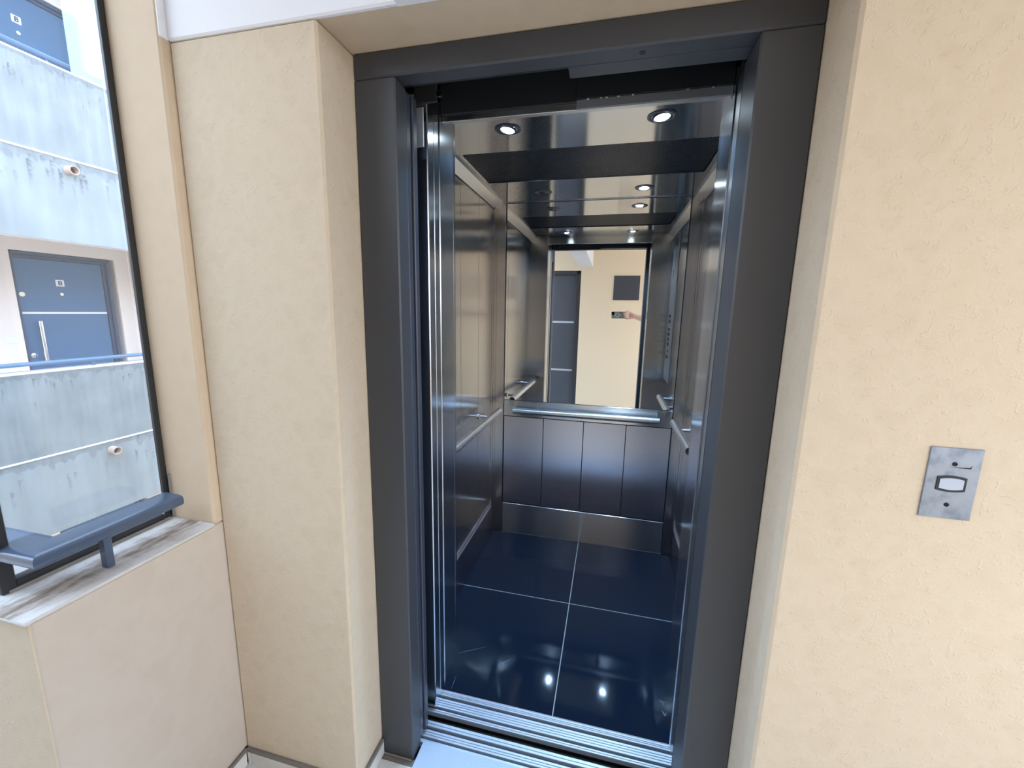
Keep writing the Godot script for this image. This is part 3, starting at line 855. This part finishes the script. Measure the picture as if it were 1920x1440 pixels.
# ---------------------------------------------------------------- things on the landing
func landing_things() -> void:
	# call button, turned a little on the wall
	var c := Vector3(0.8075, 1.208, WZ)
	var o := thing("call_button", "brushed metal lift call plate with one wide button", "call button", c)
	part(o, "plate", box(c + Vector3(-0.0415, -0.071, -0.004), c + Vector3(0.0415, 0.071, 0.003), 0.0008), MT.plate_steel)
	var ring := PackedVector2Array()
	var face := PackedVector2Array()
	for i in 11:
		var t := -1.0 + 0.2 * i
		ring.append(Vector2(t * 0.0232, 0.0133 + 0.0030 * (1.0 - t * t)))
		face.append(Vector2(t * 0.0190, 0.0090 + 0.0028 * (1.0 - t * t)))
	for i in 11:
		var t := 1.0 - 0.2 * i
		ring.append(Vector2(t * 0.0232, -0.0133 - 0.0030 * (1.0 - t * t)))
		face.append(Vector2(t * 0.0190, -0.0090 - 0.0028 * (1.0 - t * t)))
	var shift := func(a: PackedVector2Array) -> PackedVector2Array:
		var r := PackedVector2Array()
		for p in a:
			r.append(p + Vector2(c.x, c.y))
		return r
	var shifted := func(x: float, y: float) -> Vector2:
		return Vector2(c.x + x, c.y + y)
	part(o, "gasket", prism(shift.call(ring), 2, c.z + 0.001, c.z + 0.0045), MT.rubber)
	part(o, "button", prism(shift.call(face), 2, c.z + 0.001, c.z + 0.0050), MT.button_face)
	part(o, "scratch_mark", prism(PackedVector2Array([shifted.call(-0.008, 0.0335), shifted.call(0.006, 0.0322), shifted.call(0.026, 0.0318), shifted.call(0.0275, 0.0385), shifted.call(0.024, 0.0345), shifted.call(0.008, 0.0336)]), 2, c.z + 0.0028, c.z + 0.0031), MT.screw_head)
	for y in [0.0395, -0.0425]:
		part(o, "screw", lathe(c + Vector3(0.0, y, 0.0025), Vector3(0, 0, 1), [Vector2(0.0042, 0.0), Vector2(0.0042, 0.0012), Vector2(0.003, 0.0022), Vector2(0.0016, 0.0022), Vector2(0.0012, 0.0008), Vector2(0.0, 0.0008)], 18), MT.screw_head)
	# the guard rail on the sill: a flat oval bar that turns the corner
	o = thing("guard_rail", "dark grey flat guard rail on the window sill", "guard rail", Vector3(-1.03, 0.88, 0.37))
	var prof := []
	for i in 24:
		var w := TAU * i / 24.0
		# a flat top and bottom with rounded sides
		prof.append(Vector2(signf(cos(w)) * pow(absf(cos(w)), 0.55) * 0.041, signf(sin(w)) * pow(absf(sin(w)), 0.55) * 0.0165))
	var y0 := 0.9725
	var xc := -1.030
	var zc := 0.488
	var st := new_st()
	var line := [Vector3(xc, y0, 0.212), Vector3(xc, y0, zc), Vector3(-4.85, y0, zc)]
	var frames := [[Vector3(1, 0, 0), 1.0], [Vector3(1, 0, 1), 1.0], [Vector3(0, 0, 1), 1.0]]
	var rings := []
	for i in 3:
		var r := []
		for p in prof:
			r.append(line[i] + frames[i][0] * p.x + Vector3(0, p.y, 0))
		rings.append(r)
	for i in 2:
		st.set_smooth_group(i)
		for k in 24:
			var k2 := (k + 1) % 24
			var out: Vector3 = (rings[i][k] + rings[i][k2]) * 0.5 - line[i]
			poly(st, [rings[i][k], rings[i][k2], rings[i + 1][k2], rings[i + 1][k]], out)
	st.set_smooth_group(-1)
	poly(st, rings[0], Vector3(0, 0, -1))
	st.generate_normals()
	part(o, "rail", st.commit(), MT.rail_paint)
	for z in [0.392]:
		part(o, "stanchion", box(Vector3(-1.020, 0.880, z - 0.008), Vector3(-0.998, 0.960, z + 0.008), 0.002), MT.rail_paint)
	for xx in [-1.6, -2.6, -3.6]:
		part(o, "stanchion", box(Vector3(xx - 0.008, 0.880, zc + 0.003), Vector3(xx + 0.008, 0.960, zc + 0.025), 0.002), MT.rail_paint)

# ---------------------------------------------------------------- across the light well
const FX := -5.0
const FD := -6.3
const FH := 2.80

func entrance_door(y: float, label: String) -> void:
	var z0 := -2.215
	var z1 := -3.150
	var o := thing("entrance_door", label, "door", Vector3(FD, y, (z0 + z1) / 2), "blue doors across the light well")
	part(o, "frame", boxes([[Vector3(FD - 0.10, y, z0), Vector3(FD - 0.010, y + 2.08, z0 - 0.02)], [Vector3(FD - 0.10, y, z1), Vector3(FD - 0.010, y + 2.08, z1 + 0.035)], [Vector3(FD - 0.10, y + 2.045, z1), Vector3(FD - 0.010, y + 2.08, z0)]], 0.003), MT.far_door_frame)
	part(o, "inner_frame", boxes([[Vector3(FD - 0.10, y, z1 + 0.037), Vector3(FD - 0.035, y + 2.04, z1 + 0.070)], [Vector3(FD - 0.10, y + 2.012, z1 + 0.07), Vector3(FD - 0.035, y + 2.042, z0 - 0.02)]], 0.003), MT.far_door_frame)
	var leaf := part(o, "leaf", box(Vector3(FD - 0.10, y + 0.005, z1 + 0.075), Vector3(FD - 0.050, y + 2.008, z0 - 0.022), 0.003), MT.far_door)
	for s in [1.396, 0.690]:
		part(leaf, "metal_strip", box(Vector3(FD - 0.051, y + s - 0.012, z1 + 0.080), Vector3(FD - 0.046, y + s + 0.012, z0 - 0.025), 0.001), MT.sign_white)
	var h := part(o, "handle", tube([Vector3(FD + 0.005, y + 0.80, -2.365), Vector3(FD + 0.005, y + 1.305, -2.365)], 0.020, 18), MT.chrome)
	for q in [0.87, 1.24]:
		part(h, "standoff", tube([Vector3(FD - 0.052, y + q, -2.365), Vector3(FD + 0.003, y + q, -2.365)], 0.009, 12), MT.chrome)
	part(o, "number_plate", box(Vector3(FD - 0.051, y + 1.712, -2.672), Vector3(FD - 0.047, y + 1.788, -2.592), 0.001), MT.sign_white)
	var t := TextMesh.new()
	t.text = "B"
	var sf := SystemFont.new()
	sf.font_names = PackedStringArray(["Droid Sans"])
	sf.font_weight = 700
	t.font = sf
	t.font_size = 32
	t.pixel_size = 0.0022
	t.depth = 0.003
	var b := part(o, "letter", t, MT.far_door_frame, "letter B")
	b.position = Vector3(FD - 0.045, y + 1.750, -2.632) - o.position
	b.rotation_degrees.y = 90.0
	part(o, "peephole", lathe(Vector3(FD - 0.050, y + 1.619, -2.631), Vector3.RIGHT, [Vector2(0.018, 0.0), Vector2(0.018, 0.006), Vector2(0.0, 0.008)], 18), MT.chrome)
	part(o, "lock_cylinder", lathe(Vector3(FD - 0.050, y + 0.907, -2.285), Vector3.RIGHT, [Vector2(0.028, 0.0), Vector2(0.028, 0.010), Vector2(0.012, 0.016), Vector2(0.0, 0.016)], 18), MT.chrome)
	part(o, "top_lock", lathe(Vector3(FD - 0.050, y + 1.605, -2.275), Vector3.RIGHT, [Vector2(0.026, 0.0), Vector2(0.026, 0.010), Vector2(0.0, 0.012)], 18), MT.chrome)

func opposite_building() -> void:
	var o := thing("opposite_building", "gallery building with weathered parapets across the light well", "building", Vector3(FX - 0.6, -6.0, -4.0))
	for k in range(-2, 2):
		var y := FH * k
		part(o, "gallery_floor", box(Vector3(FD - 0.05, y - 0.20, -9.0), Vector3(FX - 0.10, y, 0.38), 0), MT.far_soffit)
		# wall behind the gallery, with a deep opening for the door
		part(o, "gallery_wall", boxes([[Vector3(FD - 0.2, y, -2.205), Vector3(FD, y + 2.6, 0.38)], [Vector3(FD - 0.2, y + 2.085, -3.205), Vector3(FD, y + 2.6, -2.205)], [Vector3(FD - 0.2, y, -9.0), Vector3(FD, y + 2.6, -3.205)], [Vector3(FD - 0.2, y, -3.205), Vector3(FD - 0.102, y + 2.085, -2.205)]], 0), MT.far_white)
		if k < 1:
			part(o, "gallery_pier", box(Vector3(FD, y, -3.75), Vector3(FD + 0.10, y + 2.6, -3.40), 0.004), MT.far_white)
	part(o, "roof", box(Vector3(FD - 0.2, FH * 2 - 0.2, -9.0), Vector3(FX + 0.1, FH * 2, 0.38), 0), MT.far_white)
	for k in range(-1, 2):
		var y := FH * k
		var lbl: String = ["weathered concrete parapet on the storey below ours", "streaked concrete parapet below the lower blue door", "streaked concrete parapet hiding the upper blue door"][k + 1]
		var p := part(o, "parapet", boxes([[Vector3(FX - 0.16, y - 0.70, -9.0), Vector3(FX, y + 0.866, 0.38)]], 0.004), MT.far_white, lbl)
		var m := mat("far_concrete", Color(0.64, 0.64, 0.64), 0.9)
		m.albedo_texture = parapet_stains(100 + k, 5.0, 0.79)
		m.uv1_scale = Vector3(1.876, 1, 1)
		part(p, "upper_face", sheet(Vector3(FX + 0.0025, y + 0.077, 0.38), Vector3(0, 0, -9.38), Vector3(0, 0.789, 0), Vector3.RIGHT), m)
		var m2 := mat("far_concrete_low", Color(0.69, 0.69, 0.69), 0.9)
		m2.albedo_texture = parapet_stains(300 + k, 10.0, 0.77)
		part(p, "lower_face", sheet(Vector3(FX + 0.0015, y - 0.70, 0.38), Vector3(0, 0, -9.38), Vector3(0, 0.770, 0), Vector3.RIGHT), m2)
		part(p, "ledge", box(Vector3(FX - 0.01, y + 0.062, -9.0), Vector3(FX + 0.010, y + 0.080, 0.38), 0.004), MT.far_cap)
		part(p, "coping", box(Vector3(FX - 0.165, y + 0.866, -9.0), Vector3(FX + 0.004, y + 0.884, 0.38), 0.004), MT.far_cap)
		part(p, "drain_pipe", pipe(Vector3(FX - 0.02, y - 0.028, -2.072), Vector3(FX + 0.085, y - 0.034, -2.072), 0.040, 0.006, 24), MT.pipe_clay)
		part(p, "pipe_dark_disc", tube([Vector3(FX + 0.02, y - 0.030, -2.072), Vector3(FX + 0.025, y - 0.030, -2.072)], 0.034, 20), MT.rubber)  # dark disc set inside the mouth of the pipe
	for k in range(0, 2):
		var y := FH * k
		var r := thing("gallery_rail", ["blue-grey rail above the parapet of the lower blue door", "blue-grey rail above the parapet of the upper blue door"][k], "guard rail", Vector3(FX - 0.08, y + 0.884, -4.0), "rails on the opposite parapets")
		part(r, "bar", box(Vector3(FX - 0.125, y + 0.935, -9.0), Vector3(FX - 0.035, y + 0.968, 0.38), 0.014), MT.far_rail)
		for z in [-0.4, -2.08, -3.76, -5.4]:
			part(r, "post", box(Vector3(FX - 0.088, y + 0.884, z - 0.010), Vector3(FX - 0.066, y + 0.940, z + 0.010), 0.002), MT.far_rail)
	entrance_door(0.0, "blue door lettered B straight across, with long vertical handle")
	entrance_door(FH, "blue door lettered B on the storey above, partly out of view")
	entrance_door(-FH, "blue door just visible above our guard rail, storey below")
	o = thing("doorbell_plate", "white square doorbell plate left of the lower blue door", "doorbell", Vector3(FD, 1.07, -2.112))
	part(o, "plate", box(Vector3(FD + 0.0005, 1.062, -2.158), Vector3(FD + 0.010, 1.142, -2.056), 0.003), MT.sign_white)
	part(o, "button", box(Vector3(FD + 0.009, 1.075, -2.140), Vector3(FD + 0.013, 1.130, -2.074), 0.001), MT.far_cap)
	single("glass_screen", "cyan tinted glass screen standing on the upper parapet", "glass screen", box(Vector3(FX - 0.020, FH + 0.885, -5.6), Vector3(FX - 0.010, FH + 2.50, -2.225), 0.0), MT.screen_glass, Vector3(FX - 0.015, FH + 0.885, -3.9))
	# the rest of the well: its ground and our own side of it
	var s := setting("floor", "ground of the light well")
	part(s, "ground", box(Vector3(-12, -6.2, -14), Vector3(8, -6.0, 10), 0), MT.ground)
	s = setting("wall_outer", "outer face of the lift's own building")
	part(s, "added_upper_storey", box(Vector3(-1.16, 2.8, -9.0), Vector3(-1.0, 5.7, -4.5), 0), MT.smooth_cream)  # added out of view, only to extend the building upward
	part(s, "outer_wall", box(Vector3(-1.160, -6.0, -9.0), Vector3(-1.150, 2.8, -0.16), 0), MT.smooth_cream)

# ---------------------------------------------------------------- what the mirror shows of the landing
func mirror_lobby() -> void:
	var o := setting("door_1", "dark grey panelled door with two metal strips, seen in the mirror")
	var a := -1.262
	var b := -0.300
	part(o, "frame", boxes([[Vector3(a, 0, ZB + 0.01), Vector3(a + 0.05, 2.10, ZB + 0.12)], [Vector3(b - 0.065, 0, ZB + 0.01), Vector3(b, 2.10, ZB + 0.12)], [Vector3(a, 2.045, ZB + 0.01), Vector3(b, 2.10, ZB + 0.12)]], 0.004), MT.lobby_door_frame)
	part(o, "leaf", box(Vector3(a + 0.05, 0.004, ZB + 0.045), Vector3(b - 0.065, 2.045, ZB + 0.10), 0.003), MT.lobby_door)
	for y in [1.381, 0.682]:
		part(o, "metal_strip", box(Vector3(a + 0.06, y - 0.013, ZB + 0.040), Vector3(b - 0.075, y + 0.013, ZB + 0.046), 0.001), MT.aluminium)
	o = setting("door_2", "unseen plain dark grey double door beside the panelled door, darkening the ceiling reflection")  # out of view, placed to darken the reflection in the car ceiling
	part(o, "frame", boxes([[Vector3(-2.96, 0, ZB - 0.012), Vector3(-2.91, 2.10, ZB)], [Vector3(-1.37, 0, ZB - 0.012), Vector3(-1.32, 2.10, ZB)], [Vector3(-2.96, 2.05, ZB - 0.012), Vector3(-1.32, 2.10, ZB)]], 0.003), MT.lobby_door_frame)
	part(o, "leaf", box(Vector3(-2.91, 0.004, ZB - 0.008), Vector3(-2.142, 2.05, ZB), 0.002), MT.lobby_door)
	part(o, "leaf", box(Vector3(-2.138, 0.004, ZB - 0.008), Vector3(-1.37, 2.05, ZB), 0.002), MT.lobby_door)
	o = thing("wall_cabinet", "dark grey square cabinet door on the cream wall in the mirror", "cabinet", Vector3(0.325, 1.705, ZB))
	part(o, "frame", box(Vector3(0.155, 1.703, ZB - 0.010), Vector3(0.500, 2.030, ZB), 0.002), MT.lobby_door_frame)
	part(o, "door", box(Vector3(0.162, 1.710, ZB - 0.016), Vector3(0.493, 2.023, ZB - 0.010), 0.002), MT.cabinet_paint)
	part(o, "lock", lathe(Vector3(0.478, 1.865, ZB - 0.016), Vector3(0, 0, -1), [Vector2(0.008, 0.0), Vector2(0.008, 0.003), Vector2(0.0, 0.003)], 16), MT.rubber)

# smooth union of tapered bones, meshed as surface nets
func nets(bones: Array, cell: float, k: float) -> ArrayMesh:
	var lo := Vector3.INF
	var hi := -Vector3.INF
	for b in bones:
		var r := maxf(b[2], b[3]) + cell * 3.0
		for e in [b[0], b[1]]:
			lo = lo.min(e - Vector3.ONE * r)
			hi = hi.max(e + Vector3.ONE * r)
	var n := Vector3i(((hi - lo) / cell).ceil()) + Vector3i.ONE
	var far := 0.05
	var val := PackedFloat32Array()
	val.resize(n.x * n.y * n.z)
	val.fill(far)
	for b in bones:
		var p0: Vector3 = b[0]
		var p1: Vector3 = b[1]
		var rad := maxf(b[2], b[3]) + k + cell * 2.0
		var i0 := Vector3i(((p0.min(p1) - Vector3.ONE * rad - lo) / cell).floor()).clamp(Vector3i.ZERO, n - Vector3i.ONE)
		var i1 := Vector3i(((p0.max(p1) + Vector3.ONE * rad - lo) / cell).ceil()).clamp(Vector3i.ZERO, n - Vector3i.ONE)
		var ab := p1 - p0
		var l2 := maxf(ab.length_squared(), 1e-9)
		for z in range(i0.z, i1.z + 1):
			for y in range(i0.y, i1.y + 1):
				for x in range(i0.x, i1.x + 1):
					var p := lo + Vector3(x, y, z) * cell
					var t := clampf((p - p0).dot(ab) / l2, 0.0, 1.0)
					var d := p.distance_to(p0 + ab * t) - lerpf(b[2], b[3], t)
					var id := (z * n.y + y) * n.x + x
					var o := val[id]
					var h := maxf(k - absf(d - o), 0.0) / k
					val[id] = minf(d, o) - h * h * k * 0.25
	var verts := PackedVector3Array()
	var index := {}
	var tris := PackedInt32Array()
	for z in n.z - 1:
		for y in n.y - 1:
			for x in n.x - 1:
				var sum := Vector3.ZERO
				var cnt := 0
				var base := (z * n.y + y) * n.x + x
				var c := [val[base], val[base + 1], val[base + n.x], val[base + n.x + 1], val[base + n.x * n.y], val[base + n.x * n.y + 1], val[base + n.x * n.y + n.x], val[base + n.x * n.y + n.x + 1]]
				for e in [[0, 1], [2, 3], [4, 5], [6, 7], [0, 2], [1, 3], [4, 6], [5, 7], [0, 4], [1, 5], [2, 6], [3, 7]]:
					var a: float = c[e[0]]
					var b2: float = c[e[1]]
					if (a < 0.0) != (b2 < 0.0):
						var t := a / (a - b2)
						var pa := Vector3(e[0] & 1, (e[0] >> 1) & 1, e[0] >> 2)
						var pb := Vector3(e[1] & 1, (e[1] >> 1) & 1, e[1] >> 2)
						sum += pa.lerp(pb, t)
						cnt += 1
				if cnt:
					index[base] = verts.size()
					verts.append(lo + (Vector3(x, y, z) + sum / cnt) * cell)
	var sx := 1
	var sy := n.x
	var sz := n.x * n.y
	for z in range(1, n.z - 1):
		for y in range(1, n.y - 1):
			for x in range(1, n.x - 1):
				var id := z * sz + y * sy + x
				var a := val[id]
				for e in [[sx, sy, sz], [sy, sz, sx], [sz, sx, sy]]:
					var b3 := val[id + e[0]]
					if (a < 0.0) == (b3 < 0.0):
						continue
					var q := [index.get(id), index.get(id - e[1]), index.get(id - e[1] - e[2]), index.get(id - e[2])]
					if q.has(null):
						continue
					if a < 0.0:
						tris.append_array([q[0], q[2], q[1], q[0], q[3], q[2]])
					else:
						tris.append_array([q[0], q[1], q[2], q[0], q[2], q[3]])
	var st := SurfaceTool.new()
	st.begin(Mesh.PRIMITIVE_TRIANGLES)
	st.set_smooth_group(0)
	for i in tris:
		st.add_vertex(verts[i])
	st.generate_normals()
	return st.commit()

func viewer_hand() -> void:
	# the phone that takes the picture: held level, its lens just behind the eye point
	var basis := Basis.from_euler(TURN * PI / 180.0)
	var at := func(p: Vector3) -> Vector3:
		return EYE + basis * p
	var zb := 0.014     # the phone's back, seen from the lift
	var o := thing("phone", "grey phone held sideways, reflected in the lift mirror", "phone", EYE + basis * Vector3(0.075, -0.02, zb + 0.005))
	var solid := func(called: String, mesh: Mesh, m: Material) -> void:
		var p := MeshInstance3D.new()
		p.name = called
		p.mesh = mesh
		p.set_surface_override_material(0, m)
		o.add_child(p, true)
		p.transform = Transform3D(basis, EYE - o.position)
	solid.call("body", box(Vector3(-0.016, -0.062, zb), Vector3(0.158, 0.020, zb + 0.009), 0.003), MT.phone_back)
	solid.call("screen", box(Vector3(-0.013, -0.059, zb + 0.009), Vector3(0.155, 0.017, zb + 0.0095), 0.0002), MT.phone_black)
	solid.call("camera_bump", box(Vector3(-0.013, -0.018, zb - 0.003), Vector3(0.018, 0.016, zb), 0.001), MT.phone_black)
	solid.call("lens", lathe(Vector3(0, 0, zb - 0.003), Vector3(0, 0, -1), [Vector2(0.008, 0.0), Vector2(0.008, 0.0015), Vector2(0.006, 0.0015), Vector2(0.005, 0.0005), Vector2(0.0, 0.0005)], 20), MT.chrome_dark)
	solid.call("grip_ring", lathe(Vector3(0.056, -0.020, zb), Vector3(0, 0, -1), [Vector2(0.026, 0.0), Vector2(0.026, 0.002), Vector2(0.019, 0.002), Vector2(0.019, 0.0)], 32), MT.phone_white)
	solid.call("ring_tab", box(Vector3(0.081, -0.024, zb - 0.002), Vector3(0.104, -0.016, zb), 0.0008), MT.phone_white)
	# the hand: palm behind the phone's lower end, fingers over the back, thumb on the screen side
	var bones := []
	var add := func(pts: Array, radii: Array) -> void:
		for i in pts.size() - 1:
			bones.append([pts[i], pts[i + 1], radii[i], radii[i + 1]])
	var wrist := Vector3(0.245, -0.040, 0.045)
	var elbow := Vector3(0.475, -0.120, 0.080)
	add.call([elbow, elbow.lerp(wrist, 0.4), wrist], [0.043, 0.040, 0.027])
	# palm: four rays from the wrist to the knuckles
	var knuckles := [Vector3(0.172, 0.018, 0.038), Vector3(0.178, -0.004, 0.046), Vector3(0.180, -0.026, 0.047), Vector3(0.176, -0.048, 0.042)]
	for q in knuckles:
		add.call([wrist + (q - Vector3(0.176, -0.015, 0.043)) * 0.5, q], [0.017, 0.0125])
	# fingers: round the phone's end and over its back, unequal and bent
	add.call([knuckles[0], Vector3(0.172, 0.026, 0.012), Vector3(0.158, 0.024, -0.003), Vector3(0.134, 0.016, 0.003)], [0.0115, 0.0095, 0.0085, 0.0072])
	add.call([knuckles[1], Vector3(0.180, 0.002, 0.010), Vector3(0.164, 0.000, -0.006), Vector3(0.136, -0.003, 0.002)], [0.0115, 0.0095, 0.0088, 0.0074])
	add.call([knuckles[2], Vector3(0.182, -0.022, 0.010), Vector3(0.166, -0.022, -0.006), Vector3(0.141, -0.022, 0.002)], [0.011, 0.0092, 0.0085, 0.0072])
	add.call([knuckles[3], Vector3(0.178, -0.044, 0.012), Vector3(0.166, -0.043, -0.003), Vector3(0.147, -0.041, 0.003)], [0.010, 0.0082, 0.0075, 0.0064])
	# thumb: leaves the side of the palm and closes on the screen
	add.call([wrist + Vector3(-0.012, -0.014, 0.012), Vector3(0.196, -0.066, 0.056), Vector3(0.160, -0.070, 0.046), Vector3(0.132, -0.050, 0.034)], [0.017, 0.0135, 0.0105, 0.0085])
	var pn := thing("person", "hand and bare forearm holding the phone, reflected in the mirror", "person", EYE + basis * wrist)
	var body := MeshInstance3D.new()
	body.name = "hand"
	body.mesh = nets(bones, 0.0032, 0.007)
	body.set_surface_override_material(0, MT.skin)
	pn.add_child(body, true)
	body.transform = Transform3D(basis, EYE - pn.position)
